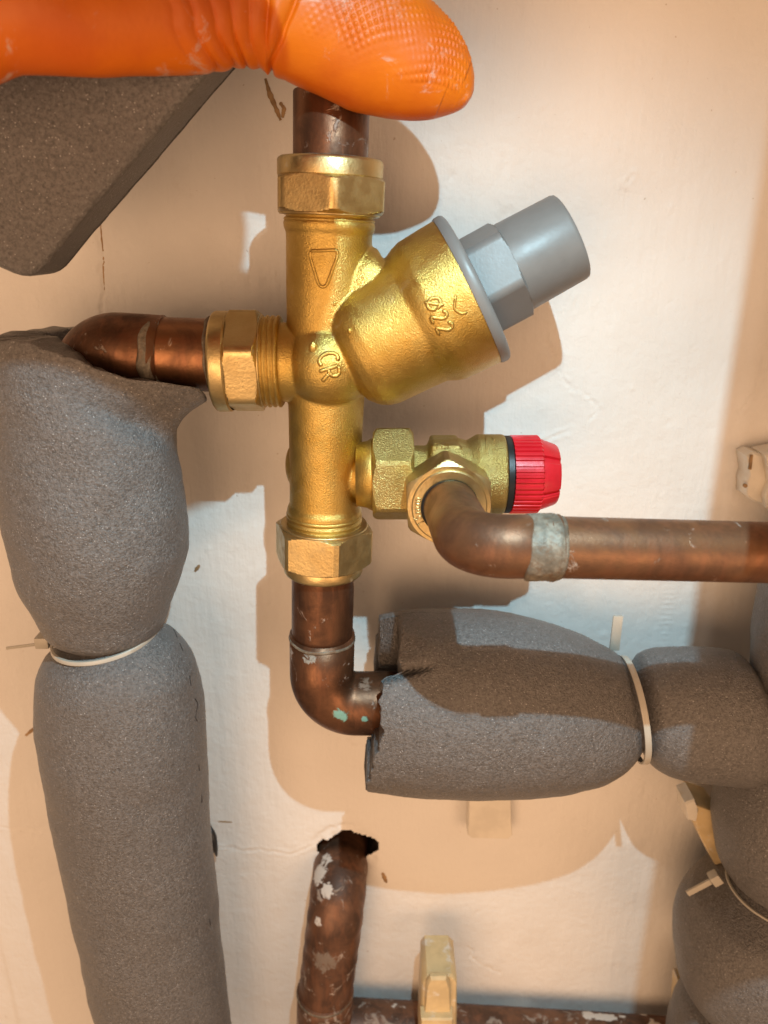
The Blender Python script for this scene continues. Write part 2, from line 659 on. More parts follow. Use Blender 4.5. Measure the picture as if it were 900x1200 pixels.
def wall_mark(name, pts, w, mat, proud=0.15):
    """thin raised smear on the wall following photo pixels"""
    q = np.array([U(u, vv, PW) for u, vv in pts])
    q = resample(q, 18)
    q[:, 1] = -wall_height(q[:, 0], q[:, 2]) - proud * 0.2
    ww = w * (0.35 + 0.65 * np.abs(np.sin(np.linspace(0.3, 2.9, 18)))) * rng.uniform(.7, 1.2, 18)
    v, f = sweep(q, ww, 10)
    v = np.array(v)
    v[:, 1] = np.where(v[:, 1] < -0.0, v[:, 1], v[:, 1])
    c = np.repeat(q[:, 1], 10)
    v[:180, 1] = c + (v[:180, 1] - c) * 0.25
    return build(name, v, f, mat, wall)


wall_mark('resin_drip', [(311, 92), (316, 110), (323, 126), (329, 141)], 0.9, M_STAIN, 0.6)
wall_mark('resin_drip', [(328, 120), (333, 127), (331, 138)], 0.8, M_STAIN, 0.6)
wall_mark('stain_mark', [(228, 670), (234, 662)], 0.8, M_STAIN)
wall_mark('stain_mark', [(30, 862), (44, 850)], 0.8, M_STAIN)
wall_mark('stain_mark', [(255, 963), (272, 964)], 0.5, M_STAIN)
wall_mark('stain_mark', [(448, 1022), (453, 1034)], 1.0, M_STAIN)
wall_mark('stain_mark', [(118, 262), (121, 300), (122, 340)], 0.35, M_STAIN)

# ================================================================ PRESSURE REDUCING VALVE
AX_T = U(388, 150)          # axis points of the vertical run
AX_B = U(378.5, 690)
ax_dir = (AX_B - AX_T) / np.linalg.norm(AX_B - AX_T)      # pointing down


def axp(v):
    """point on the valve's vertical axis at photo row v"""
    k = (v - 150) / (690 - 150.0)
    u = 388 + (378.5 - 388) * k
    return U(u, v)


def between(a, b):
    return float(np.linalg.norm(np.asarray(b) - np.asarray(a)))


JL = U(392, 424)
valve = thing('pressure_reducing_valve', 'brass pressure reducing valve with angled grey-capped bonnet and three compression nuts', 'valve', axp(424))

bodyparts = MB()
p0 = axp(250)
L = between(p0, axp(628))
zt = lambda v: between(p0, axp(v))
prof = [(zt(254), R(50, 254)), (zt(262), R(54, 262)), (zt(269), R(53, 269)), (zt(274), R(50.5, 274)), (zt(340), R(49, 340)),
        (zt(400), R(47, 400)), (zt(480), R(44, 480)), (zt(560), R(41, 560)), (zt(590), R(40.5, 600)), (zt(595), R(43, 607)), (zt(600), R(43.5, 612)),
        (zt(604), R(41, 616)), (zt(610), R(42.5, 622)), (zt(616), R(42, 626))]
bodyparts.add(*lathe(p0, ax_dir, prof, 72))
# left branch
bl = U(318, 424)
dl = (U(300, 424) - U(392, 426)) / np.linalg.norm(U(300, 424) - U(392, 426))
bodyparts.add(*lathe(U(392, 426), dl, [(-6, R(38, 424)), (4, R(44, 424)), (between(bl, U(392, 426)) - 1, R(46, 424)), (between(bl, U(392, 426)) + 1, R(46, 424))], 64))
# central ball
cb = U(386, 424)


def ellipsoid(c, ex, ey, ez, n=40):
    c = np.asarray(c, float)
    prof = []
    rows = []
    th = np.arange(n) * 2 * PI / n
    for k in range(1, n // 2):
        ph = PI * k / (n // 2)
        rows.append(c - np.asarray(ez) * math.cos(ph) + math.sin(ph) * (np.outer(np.cos(th), ex) + np.outer(np.sin(th), ey)))
    return loft(rows)


bodyparts.add(*ellipsoid(cb, (R(53, 424), 0, 0), (0, R(66, 424), 0), (0, 0, R(57, 424))))
# angled bonnet
B0 = U(392, 428)
B1 = U(548, 343)
bd = (B1 - B0) / np.linalg.norm(B1 - B0)
Lb = between(B0, B1)
sb = 1.0 / 3.76            # mm per px near the bonnet
bprof = [(4, 44 * sb), (Lb - 160 * sb, 56 * sb), (Lb - 150 * sb, 67 * sb), (Lb - 140 * sb, 73 * sb), (Lb - 128 * sb, 76 * sb), (Lb - 80 * sb, 78 * sb), (Lb - 66 * sb, 79 * sb),
         (Lb - 56 * sb, 84 * sb), (Lb - 46 * sb, 87 * sb), (Lb - 20 * sb, 88 * sb), (Lb - 0.6, 88.5 * sb), (Lb + .6, 88 * sb)]
bodyparts.add(*lathe(B0, bd, bprof, 88))
# web between vertical run and bonnet
wq = U(428, 330)
bodyparts.add(*ellipsoid(U(424, 352), np.array([0.80, 0, 0.6]) * 13, (0, 9.5, 0), np.array([-0.6, 0, 0.80]) * 8, 28))
bodyparts.add(*sweep(resample(np.array([U(404, 356), U(430, 332), U(456, 316)]), 12), [8, 9.5, 10.5, 11, 11, 11, 11, 11, 10.5, 10, 9, 7], 28))
# right port
RV = 556.0
r0 = axp(RV)
bodyparts.add(*lathe(r0, (1, 0, 0), [(0, R(28, RV)), (R(42, RV), R(30, RV)), (R(50, RV), R(40, RV)), (R(56, RV), R(43, RV)), (R(60, RV), R(43, RV))], 56))
# blind boss on the back left
bodyparts.add(*ellipsoid(axp(549) + np.array([-R(38, 549), 4, 0]), (R(10, 549), 0, 0), (0, 7.0, 0), (0, 0, R(25, 549)), 28))
body = bodyparts.build('body', M_CAST, valve)
rm = body.modifiers.new('remesh', 'REMESH')
rm.mode = 'VOXEL'
rm.voxel_size = 0.00042
sm = body.modifiers.new('smooth', 'SMOOTH')
sm.factor = 0.5
sm.iterations = 9
bpy.context.view_layer.update()
dg = bpy.context.evaluated_depsgraph_get()
nm = bpy.data.meshes.new_from_object(body.evaluated_get(dg))
body.modifiers.clear()
body.data = nm
nm.polygons.foreach_set('use_smooth', [True] * len(nm.polygons))
bpy.context.view_layer.update()


def world_bvh(o):
    mw = o.matrix_world
    vs = [mw @ x.co for x in o.data.vertices]
    return BVHTree.FromPolygons(vs, [list(p.vertices) for p in o.data.polygons])


BV = world_bvh(body)
CAMP = Vector((0, -PW * MM, 0))


def hit(u, v, bvh):
    loc, nor, i, d = bvh.ray_cast(CAMP, Vector(ray(u, v)))
    if loc is None:
        return None, None
    return np.array(loc) / MM, np.array(nor)


def strokes(name, lines, rad, mat, parent, bvh, sink=0.35, soft=False):
    """raised rounded strokes that follow the surface they are cast on"""
    mb = MB()
    for ln in lines:
        ln = np.asarray(ln, float)
        if len(ln) > 2 and soft:
            q = np.linspace(0, len(ln) - 1, 24)
            ln = np.stack([curve(np.arange(len(ln)), ln[:, c])(q) for c in (0, 1)], 1)
        s = np.r_[0, np.cumsum(np.hypot(*np.diff(ln, axis=0).T))]
        m = max(4, int(s[-1] / 1.6))
        x = np.linspace(0, s[-1], m)
        pts = []
        for a in x:
            u, v = np.interp(a, s, ln[:, 0]), np.interp(a, s, ln[:, 1])
            p, nn = hit(u, v, bvh)
            if p is not None:
                pts.append(p - nn * rad * sink)
        if len(pts) > 3:
            pts = np.array(pts)
            for _ in range(2):
                pts[1:-1] = (pts[:-2] + 2 * pts[1:-1] + pts[2:]) / 4
            rr = np.full(len(pts), rad)
            if soft:
                rr = rr * (1.0 + 0.3 * fbm(pts / (rad * 1.1), 9, 2))
            rr[0] = rr[-1] = rad * 0.5
            mb.add(*sweep(pts, rr, 10))
    return mb.build(name, mat, parent) if mb.v else None


def glyph(ch):
    """stroke glyphs in a unit box (x right, y up)"""
    t = np.linspace(0, 2 * PI, 22)
    if ch == 'O/':
        return [np.stack([.38 + .36 * np.cos(t), .5 + .40 * np.sin(t)], 1), [(.02, .02), (.74, .98)]]
    if ch == '2':
        a = np.linspace(PI * .95, -PI * .28, 12)
        return [list(np.stack([.33 + .27 * np.cos(a), .72 + .26 * np.sin(a)], 1)) + [(.06, .04), (.66, .04)]]
    if ch == 'C':
        a = np.linspace(PI * .28, PI * 1.72, 16)
        return [np.stack([.42 + .38 * np.cos(a), .5 + .48 * np.sin(a)], 1)]
    if ch == 'R':
        a = np.linspace(PI * .5, -PI * .5, 9)
        return [[(.08, 0), (.08, 1)], [(.08, 1)] + list(np.stack([.38 + .26 * np.cos(a), .74 + .25 * np.sin(a)], 1)) + [(.08, .48)], [(.36, .48), (.68, 0)]]
    if ch == '1':
        return [[(.1, .75), (.35, 1), (.35, 0)]]
    if ch == '5':
        a = np.linspace(PI * .6, -PI * .8, 12)
        return [[(.62, 1), (.16, 1), (.12, .55)] + list(np.stack([.34 + .28 * np.cos(a), .33 + .32 * np.sin(a)], 1))]
    if ch == 'm':
        a = np.linspace(PI, 0, 7)
        return [[(.0, 0), (.0, .62)], list(np.stack([.2 + .2 * np.cos(a), .45 + .18 * np.sin(a)], 1)) + [(.4, 0)],
                list(np.stack([.6 + .2 * np.cos(a), .45 + .18 * np.sin(a)], 1)) + [(.8, 0)]]


def place_glyph(ch, at, tx, up, w, h):
    tx = np.asarray(tx, float) / np.hypot(*tx)
    up = np.asarray(up, float) / np.hypot(*up)
    return [[(np.asarray(at) + tx * x * w + up * y * h) for x, y in ln] for ln in glyph(ch)]


# cast marks on the body : flow arrow, CR mark and the size
mk = [[(364, 294), (395, 293), (396, 299), (383, 334), (378, 337), (373, 333), (363, 299), (364, 294)]]
strokes('flow_arrow', mk, 0.55, M_CAST, body, BV, 0.3)
lt = (0.44, 0.90)
lu = (0.90, -0.44)
g = []
for ch, at in (('O/', (496, 354)), ('2', (503, 371)), ('2', (509.5, 384))):
    g += place_glyph(ch, at, lt, lu, 19 if ch == 'O/' else 16, 21)
strokes('size_mark', g, 0.62, M_CAST, body, BV, 0.25)
g = []
for ch, at in (('C', (371, 417)), ('R', (373, 434))):
    g += place_glyph(ch, at, (0.30, 0.95), (0.95, -0.30), 20, 24)
strokes('grade_mark', g, 0.7, M_CAST, body, BV, 0.25)
strokes('cast_dimple', [[(534, 346), (532, 362), (540, 368), (548, 366)]], 0.5, M_CAST, body, BV, 0.4)
# beads of solder or water on the castings
for u, v, r in ((367, 407, 1.3), (410, 388, .7), (527, 385, .5), (392, 356, .5)):
    p, nn = hit(u, v, BV)
    build('bead', *ellipsoid(p, (r, 0, 0), (0, r * .8, 0), (0, 0, r * 1.5), 16), M_CAST, body)


def threads(name, o, d, r, L, n, mat, parent):
    pr = []
    for k in range(n):
        t = L * k / n
        w = L / n
        pr += [(t, r * .95), (t + w * .35, r), (t + w * .6, r), (t + w * .95, r * .95)]
    v, f = lathe(o, d, pr, 64)
    return build(name, v, f, mat, parent)


def comp_nut(o, d, rc, ring_r, lens, rot, parent, label, bore):
    """compression nut: hexagon + round shoulder ; o at the threaded end, d towards the pipe"""
    a, b = lens
    v, f = hexnut(o, d, rc, 0, a, rot, cham=1.4)
    n = build('compression_nut', v, f, M_NUT, parent, sharp=24)
    n['label'] = label
    v, f = lathe(o, d, [(a - .6, ring_r * .97), (a, ring_r), (b - 1.0, ring_r), (b - .4, ring_r * .985), (b, ring_r * .95), (b + .05, bore)], 72, cap0=False, cap1=False)
    build('shoulder', v, f, M_NUT, n, sharp=35)
    # lip ring inside the threaded end
    v, f = lathe(o, d, [(-.5, rc * .80), (-.5, rc * .84), (.1, rc * .865)], 72)
    build('nut_lip', v, f, M_NUT, n)
    return n


up = -ax_dir
comp_nut(axp(251), up, R(70, 230), R(62, 200), (between(axp(251), axp(207)), between(axp(251), axp(186))), math.radians(8), valve,
         'upper nut on the cut pipe stub', R(45, 190))
threads('thread', axp(267), up, R(53.5, 258), between(axp(267), axp(249)), 3, M_CAST, valve)
comp_nut(axp(614), ax_dir, R(59, 650), R(46, 672), (between(axp(614), axp(656)), between(axp(614), axp(669))), math.radians(-18), valve,
         'lower nut above the soldered elbow', R(37, 680))
threads('thread', axp(599), ax_dir, R(44, 617), between(axp(599), axp(617)), 3, M_CAST, valve)
lo = U(309, 424)
dln = (U(252, 424) - lo) / np.linalg.norm(U(252, 424) - lo)
comp_nut(lo, dln, R(62.5, 424), R(58, 424), (between(lo, U(270, 424)), between(lo, U(253, 424))), math.radians(20), valve,
         'side nut with a chewed edge', R(43, 424))
threads('thread', U(331, 424), dln, R(53, 424), between(U(331, 424), U(306, 424)), 4, M_CAST, valve)

# grey plastic cap on the bonnet
cap = build('adjuster_cap', *lathe(B1, bd, [(-0.4, 80 * sb), (-0.2, 89.5 * sb), (0.5, 90.5 * sb), (2.0, 90.5 * sb), (2.8, 89 * sb), (3.2, 86 * sb), (3.4, 60 * sb)], 96), M_GREY, valve, sharp=40)
v, f = hexnut(B1 + bd * 3.0, bd, 60 * sb, 0, 47 * sb, math.radians(12), cham=1.0)
build('hexagon_collar', v, f, M_GREY, cap, sharp=28)
t0 = 3.0 + 46 * sb
v, f = lathe(B1, bd, [(t0, 52.5 * sb), (t0 + 1, 52.5 * sb), (t0 + 69 * sb, 50.5 * sb), (t0 + 72 * sb, 49.5 * sb), (t0 + 73 * sb, 48 * sb), (t0 + 73 * sb, 43 * sb), (t0 + 69 * sb, 42 * sb)], 96)
build('knob', v, f, M_GREY, cap, sharp=40)

# ---------------------------------------------------------------- copper stub on top
stub = thing('copper_pipe_stub', 'short cut copper pipe stub standing in the upper nut under the gloved thumb', 'pipe', axp(186))
rs = R(44.5, 150)
o = axp(192)
L = between(o, axp(108))
v, f = lathe(o, up, [(0, rs), (L - .3, rs), (L, rs - .25), (L, rs - 1.0), (L - 16, rs - 1.1)], 72)
build('pipe_wall', v, f, M_COPPER2, stub, sharp=50)
v, f = lathe(axp(188), up, [(0, rs + .5), (.5, rs + .35), (.9, rs + .02)], 48)
build('lime_ring', v, f, M_SOLDER, stub)

# ---------------------------------------------------------------- left elbow
lp = thing('copper_elbow', 'brown copper elbow with grey solder rings leaving the side nut into torn foam', 'pipe', U(255, 415))
rl = R(42, 415)
a = U(262, 417)
c = U(107, 409)
dn = U(114, 560, PV + 6)
v, f = sweep(resample(np.array([a, U(186, 414.5)]), 10), rl, 56)
build('straight_pipe', v, f, M_COPPER, lp)
path = bend(U(192, 414.5), c, dn, R(38, 415), 22)
v, f = sweep(path, rl * 1.045, 56)
eb = build('bend', v, f, M_COPPER2, lp)
for uu, w, k in ((184, 4.5, 1.075), (250, 1.6, 1.04)):
    q = U(uu, 415)
    n = 48
    rows = []
    th = np.arange(n) * 2 * PI / n
    for kk, (dx, s) in enumerate(((-w * .55, .99), (-w * .4, 1.0), (-w * .1, 1.0), (.1 * w, .965), (w * .35, .97), (w * .5, .94))):
        rr = rl * k * s + 0.18 * np.sin(th * 5 + kk) * (w > 2)
        jag = 0.5 * np.sin(th * 3 + 1) + .4 * np.sin(th * 7) if w > 2 else 0.2 * np.sin(th * 9)
        rows.append(np.stack([q[0] + dx + jag, q[1] + rr * np.cos(th), q[2] + rr * np.sin(th)], 1))
    v, f = loft(rows)
    build('solder_ring', v, f, M_SOLDER, lp)

# ---------------------------------------------------------------- lower elbow
le = thing('copper_elbow', 'dark copper elbow with green verdigris spots below the valve entering the foam sleeve', 'pipe', axp(680))
rb = R(36, 715)
a = axp(655)
v, f = sweep(resample(np.array([a, axp(748)]), 10), rb, 56)
build('straight_pipe', v, f, M_COPPER2, le)
corner = U(377, 824)
path = bend(axp(742), corner, U(560, 824), R(40, 815), 22)
v, f = sweep(path, rb * 1.07, 56)
lowbend = build('bend', v, f, M_COPPER2, le)
bpy.context.view_layer.update()
ax, aa, bb = basis(ax_dir)
th = np.arange(60) * 2 * PI / 60
rows = []
for dz, s in ((-.7, 1.0), (-.4, 1.07), (.2, 1.10), (.7, 1.09), (1.0, 1.05)):
    rr = rb * s
    rows.append(axp(746) + ax_dir * dz + np.outer(np.cos(th) * rr, aa) + np.outer(np.sin(th) * rr, bb) + np.outer(.25 * np.sin(4 * th), ax_dir))
v, f = loft(rows)
build('solder_ring', v, f, M_SOLDER, le)
LB = world_bvh(lowbend)
VG = (0.17, 0.40, 0.34)
M_COPPERV = m_copper('verdigris_copper', base=(0.185, 0.084, 0.042), dark=(0.085, 0.04, 0.022), white=0.60, green=0.71,
                     spots=[(hit(401, 838, LB)[0], 6.5, VG, 0.86), (hit(427, 843, LB)[0], 2.6, VG, 0.86),
                            (hit(362, 770, LB)[0], 5.0, (0.30, 0.28, 0.24), 0.84), (hit(428, 800, LB)[0], 6.0, (0.26, 0.17, 0.12), 0.84)])
lowbend.data.materials[0] = M_COPPERV

# ---------------------------------------------------------------- relief valve
PR = 241.0
rel = thing('pressure_relief_valve', 'small brass pressure relief valve with ribbed red cap on the valve side port', 'valve', U(460, RV, PR))
ro = U(437, RV, PR)
X = np.array([1.0, 0, 0])
rx = lambda u: R(u - 437, RV, PR)
rp = lambda px: R(px, RV, PR)
v, f = hexnut(ro, X, rp(57), 0, rx(484), math.radians(90), cham=1.6)
build('union_nut', v, f, M_CASTGRAIN, rel, sharp=26)
v, f = lathe(ro, X, [(rx(432) - 4, rp(37)), (rx(434), rp(40)), (rx(440), rp(41))], 48)
build('thread', v, f, M_CAST, rel)
rb_ = MB()
rb_.add(*lathe(ro, X, [(rx(480), rp(34)), (rx(500), rp(34)), (rx(502), rp(40)), (rx(507), rp(43)), (rx(536), rp(43)), (rx(546), rp(40)), (rx(553), rp(44)), (rx(558), rp(47)), (rx(588), rp(47)), (rx(590), rp(45))], 64))
oc = U(524, RV, PR) + np.array([-1.0, 0, -3.2])
rb_.add(*lathe(oc, (0, -1, 0), [(0, rp(37)), (PR - 221, rp(38)), (PR - 220, rp(36))], 48))
# cast flats on top carrying the markings
rb_.add(*rbox(U(520, RV, PR) + np.array([0, 0, rp(22)]), (rp(17), 0, 0), (0, rp(26), 0), (0, 0, rp(20)), 1.2))
relbody = rb_.build('body', M_CASTGRAIN, rel)
rm = relbody.modifiers.new('remesh', 'REMESH')
rm.mode = 'VOXEL'
rm.voxel_size = 0.0004
sm = relbody.modifiers.new('smooth', 'SMOOTH')
sm.factor = 0.5
sm.iterations = 4
bpy.context.view_layer.update()
dg = bpy.context.evaluated_depsgraph_get()
nm = bpy.data.meshes.new_from_object(relbody.evaluated_get(dg))
relbody.modifiers.clear()
relbody.data = nm
nm.polygons.foreach_set('use_smooth', [True] * len(nm.polygons))
bpy.context.view_layer.update()
RB = world_bvh(relbody)
strokes('cast_mark', [[(508, 521), (514, 519)], [(511, 525), (517, 520), (518, 527)], [(521, 519), (521, 527), (526, 523), (521, 519)],
                      [(570, 512), (570, 529)], [(575, 512), (580, 515), (575, 519), (580, 522)], [(575, 527), (581, 526)]], 0.36, M_CASTGRAIN, relbody, RB, 0.2)
v, f = lathe(ro, X, [(rx(589), rp(43)), (rx(590), rp(45.5)), (rx(596), rp(45.5)), (rx(598), rp(42)), (rx(601), rp(40))], 64)
build('seal_ring', v, f, M_BLACK, rel, sharp=40)


def knurl(th, t, r):
    return r * (1 + 0.022 * (1 if math.sin(th * 44) > 0 else -1))


v, f = lathe(ro, X, [(rx(597), rp(40)), (rx(597.5), rp(45)), (rx(628), rp(45)), (rx(630), rp(43)), (rx(630.5), rp(30))], 352, knurl)
redc = build('red_cap', v, f, M_RED, rel, sharp=30)


def lobes(th, t, r):
    x = (th * 6 / (2 * PI) + .15) % 1.0
    return r * (1 - 0.09 * (x > .86) - 0.02 * (x < .06))


v, f = lathe(ro, X, [(rx(627), rp(42.5)), (rx(630), rp(42.5)), (rx(648), rp(36)), (rx(650.5), rp(34)), (rx(651), rp(31))], 240, lobes)
build('cap_grip', v, f, M_RED, redc, sharp=30)
# outlet nut facing the room
PO = 219.0
oc2 = np.array([oc[0], PO - PW, oc[2]])
v, f = hexnut(oc2 + np.array([0, 12.5, 0]), (0, -1, 0), R(57, 585, PO), 0, 12.5, math.radians(3), cham=1.3)
onut = build('outlet_nut', v, f, M_NUT, rel, sharp=24)
v, f = lathe(oc2, (0, -1, 0), [(-.5, R(44.5, 585, PO)), (.55, R(44.5, 585, PO)), (.9, R(43, 585, PO)), (.9, R(34, 585, PO)), (-1, R(33, 585, PO))], 64, cap0=False, cap1=False)
oring = build('nut_face', v, f, M_NUT, onut, sharp=35)
# "15mm" raised on the nut's face
mb = MB()
rr = R(39.0, 585, PO)
hh, pos = 2.3, 0.0
for ch, w in (('1', 1.3), ('5', 1.9), ('m', 2.6), ('m', 2.6)):
    for ln in glyph(ch):
        pts = []
        for x, y in ln:
            al = math.radians(213) - (pos + x * w * .9) / rr          # angle in the XZ plane, running up the left side
            q = rr + (y - .5) * hh
            pts.append([oc2[0] + q * math.cos(al), oc2[1] - 0.95, oc2[2] + q * math.sin(al)])
        mb.add(*sweep(resample(np.array(pts), max(6, len(pts))), 0.25, 8))
    pos += w + .35
mb.build('size_lettering', M_NUT, onut)

# ---------------------------------------------------------------- discharge pipe (front)
dp = thing('discharge_pipe', 'front copper pipe with soldered elbow running sideways from the relief valve outlet', 'pipe', oc2)
PD = 180.0
e0 = U(547, 641, PD)
rd = R(36.5, 643, PD)
endp = U(960, 649, PD + 3)
path = bend(oc2 + np.array([0, 4, 0]), np.array([e0[0] + 0.5, e0[1], e0[2]]), U(655, 640, PD), rd * 1.45, 24)
v, f = sweep(path, rd * 1.035, 60)
build('bend', v, f, M_COPPERF, dp)
v, f = sweep(resample(np.array([U(640, 641, PD), endp]), 30), rd, 60)
build('straight_pipe', v, f, M_COPPERF, dp)
rows = []
dd = (endp - U(640, 641, PD))
dd /= np.linalg.norm(dd)
_, aa, bb = basis(dd)
for k, (du, s) in enumerate(((-27, 1.00), (-25, 1.05), (-15, 1.062), (-6, 1.055), (-1, 1.075), (2, 1.07), (4, 1.03), (7, 1.01), (9, .98))):
    q = U(646 + du * 1.2, 641.5, PD)
    jag = (0.9 * np.sin(2 * th + 1.0) + .5 * np.sin(5 * th)) * (.55 if k < 2 else .3 if k < 4 else .12)
    rr = rd * (s + .034) + .12 * np.sin(3 * th + k)
    rows.append(q + np.outer(np.cos(th) * rr, aa) + np.outer(np.sin(th) * rr, bb) + np.outer(jag, dd))
v, f = loft(rows)
build('solder_ring', v, f, M_SOLDER, dp)
v, f = lathe(oc2 + np.array([0, -.6, 0]), (0, -1, 0), [(0, rd * 1.02), (.6, rd * 1.10), (1.4, rd * 1.09), (2.0, rd * 1.02)], 48)
build('olive', v, f, M_BLACK, dp)

# ================================================================ FOAM SLEEVES
def foam_rows(S, LO, HI, vertical, P, ratio, n, ns, s0=None, s1=None, Pf=None):
    """centre and half-vectors for rows along a sleeve; S = pixel rows (or columns), LO/HI silhouettes"""
    fl, fh = curve(S, LO), curve(S, HI)
    s = np.linspace(S[0] if s0 is None else s0, S[-1] if s1 is None else s1, n)
    C, A, B = [], [], []
    for q in s:
        pp = P if Pf is None else float(Pf(q))
        lo, hi = (U(fl(q), q, pp), U(fh(q), q, pp)) if vertical else (U(q, fl(q), pp), U(q, fh(q), pp))
        C.append((lo + hi) / 2)
        A.append((hi - lo) / 2)
        B.append(np.array([0, -1.0, 0]) * np.linalg.norm(hi - lo) / 2 * ratio)
    return s, np.array(C), np.array(A), np.array(B)


def rough(P3, C, amp=0.5, fine=0.14, seed=0):
    d = P3 - C
    d = d / (np.linalg.norm(d, axis=-1, keepdims=True) + 1e-9)
    h = amp * fbm(P3 / 14.0, seed, 2) + fine * fbm(P3 / 1.6, seed + 5, 2)
    return P3 + d * h[..., None]


def sleeve(name, parent, S, LO, HI, vertical, P=PV, ratio=0.93, n=120, ns=140, seed=0, mat=None, warp=None, inner=0.0, open0=False, s0fun=None, amp=0.5, Pf=None):
    s, C, A, B = foam_rows(S, LO, HI, vertical, P, ratio, n, ns, Pf=Pf)
    phi = np.arange(ns) * 2 * PI / ns
    if s0fun is not None:
        # ragged cut: row parameter is remapped for each angle so that the first row follows the cut
        sst = np.array([s0fun(x) for x in phi])
        k = (s - s[0]) / (s[-1] - s[0])
        SS = sst[None, :] + (s[-1] - sst[None, :]) * (k[:, None] ** 1.0)
        def ip(T):
            return np.stack([np.interp(SS, s, T[:, c]) for c in range(3)], -1)
        Cg, Ag, Bg = ip(C), ip(A), ip(B)
    else:
        SS = np.repeat(s[:, None], ns, 1)
        Cg, Ag, Bg = (np.repeat(T[:, None, :], ns, 1) for T in (C, A, B))
    P3 = Cg + Ag * np.cos(phi)[None, :, None] + Bg * np.sin(phi)[None, :, None]
    if warp is not None:
        P3 = warp(P3, SS, phi[None, :] + 0 * SS, Cg)
    P3 = rough(P3, Cg, amp, 0.14, seed)
    if open0:
        i0 = Cg[0] + (P3[0] - Cg[0]) * inner
        jit = rng.normal(0, 0.35, (ns, 1)) * (Cg[6] - Cg[0]) / (np.linalg.norm(Cg[6] - Cg[0], axis=-1, keepdims=True) + 1e-9)
        mid = (P3[0] + i0) / 2 + jit
        deep = Cg[int(n * .3)] + (P3[int(n * .3)] - Cg[int(n * .3)]) * inner * .9
        rows = np.concatenate([deep[None], i0[None], mid[None], (P3[0] * .96 + i0 * .04)[None], P3])
    else:
        rows = P3
    v, f = loft(rows)
    return build(name, v, f, mat or M_FOAM, parent)


# --- left sleeve, upper bag-like section with a torn tongue
lf = thing('foam_sleeve', 'bulging grey foam sleeve with a torn tongue wrapped round the left elbow', 'insulation', U(120, 745))
S = [380, 395, 420, 450, 480, 520, 560, 600, 640, 680, 710, 735, 748]
LO = [0, -4, -6, -5, -3, 0, 2, 8, 18, 30, 44, 58, 78]
HI = [196, 200, 200, 202, 204, 206, 211, 217, 218, 209, 199, 190, 176]
rim = curve([-40, 0, 60, 110, 165, 205, 260], [398, 401, 416, 438, 458, 480, 481])


def left_rim(phi):
    sn, cs = math.sin(phi), math.cos(phi)
    u = 98 + 102 * cs
    Pa = PV - 28 * max(sn, 0)
    upix = 450 + (u - 450) * PV / Pa
    vp = float(rim(upix))
    front = 272 + (vp - 272) * Pa / PV
    k = smooth(np.array(sn), -0.25, 0.15)
    return float(front * k + 392 * (1 - k)) + 1.2 * math.sin(phi * 9) + .8 * math.sin(phi * 23)


def tongue(P3, SS, PH, C):
    # the cut edge on the right is pulled out towards the nut
    w = np.exp(-((PH - 0.42) / 0.42) ** 2) + np.exp(-((PH - 0.42 - 2 * PI) / 0.42) ** 2)
    top = np.array([left_rim(x) for x in PH[0]])[None, :]
    d = SS - top
    k = np.exp(-np.maximum(d, 0) / 17.0) * w
    P3 = P3.copy()
    P3[..., 0] += 15.5 * k
    P3[..., 2] += 1.5 * k
    P3[..., 1] += -2.5 * k
    # crease below the tongue
    k2 = np.exp(-((d - 42) / 16) ** 2) * np.exp(-((PH - 0.75) / 0.5) ** 2)
    c = (P3 - C)
    c /= np.linalg.norm(c, axis=-1, keepdims=True)
    return P3 - c * (2.6 * k2)[..., None]


sleeve('sleeve', lf, S, LO, HI, True, ratio=0.90, n=150, ns=180, seed=1, warp=tongue, inner=0.50, open0=True, s0fun=left_rim, amp=0.9)
# --- left sleeve, lower section
lf2 = thing('foam_sleeve', 'long straight grey foam sleeve with black marks running down below the tie', 'insulation', U(200, 1260))
S = [740, 750, 762, 790, 850, 900, 960, 1030, 1100, 1200, 1320]
LO = [85, 66, 52, 45, 47, 55, 66, 82, 97, 118, 144]
HI = [178, 190, 208, 228, 239, 241, 244, 251, 258, 268, 284]


def upper_tilt(P3, SS, PH, C):
    # the cinched top edge rises to the right
    k = np.exp(-np.maximum(SS - 740, 0) / 30.0)
    P3 = P3.copy()
    P3[..., 2] += (P3[..., 0] - C[..., 0]) * 0.22 * k
    return P3


low_sleeve = sleeve('sleeve', lf2, S, LO, HI, True, ratio=0.88, n=190, ns=170, seed=3, warp=upper_tilt, amp=0.7)
bpy.context.view_layer.update()
LS = world_bvh(low_sleeve)
marks = [[(197, 728), (204, 738), (208, 748)], [(210, 752), (215, 764)], [(222, 790), (224, 805)], [(228, 818), (232, 824), (229, 842), (232, 846)],
         [(233, 895), (234, 905)], [(236, 930), (237, 942)], [(245, 1075), (247, 1086)]]
for ln in marks:
    strokes('slit_mark', [ln], 0.45, M_SLIT, low_sleeve, LS, 0.75)  # slits in the foam, drawn as black strokes
tag(build('cable_stub', *sweep(resample(np.array([U(246, 968, 285), U(250, 985, 283), U(254, 1003, 286)]), 8), [0.6, 1.5, 2.0, 1.8, 1.6, 1.3, 0.9, .4], 12), M_BLACK, None, origin=U(250, 985, 285)),
    'tiny black scrap sticking out behind the long foam sleeve', 'scrap')

# --- horizontal sleeve on the lower run
hf = thing('foam_sleeve', 'sideways grey foam sleeve with ragged split end swallowing the lower elbow', 'insulation', U(590, 935))
S = [420, 440, 500, 560, 620, 680, 715, 738, 748]
LO = [736, 731, 722, 723, 731, 749, 764, 780, 796]
HI = [908, 911, 916, 919, 917, 909, 897, 880, 865]


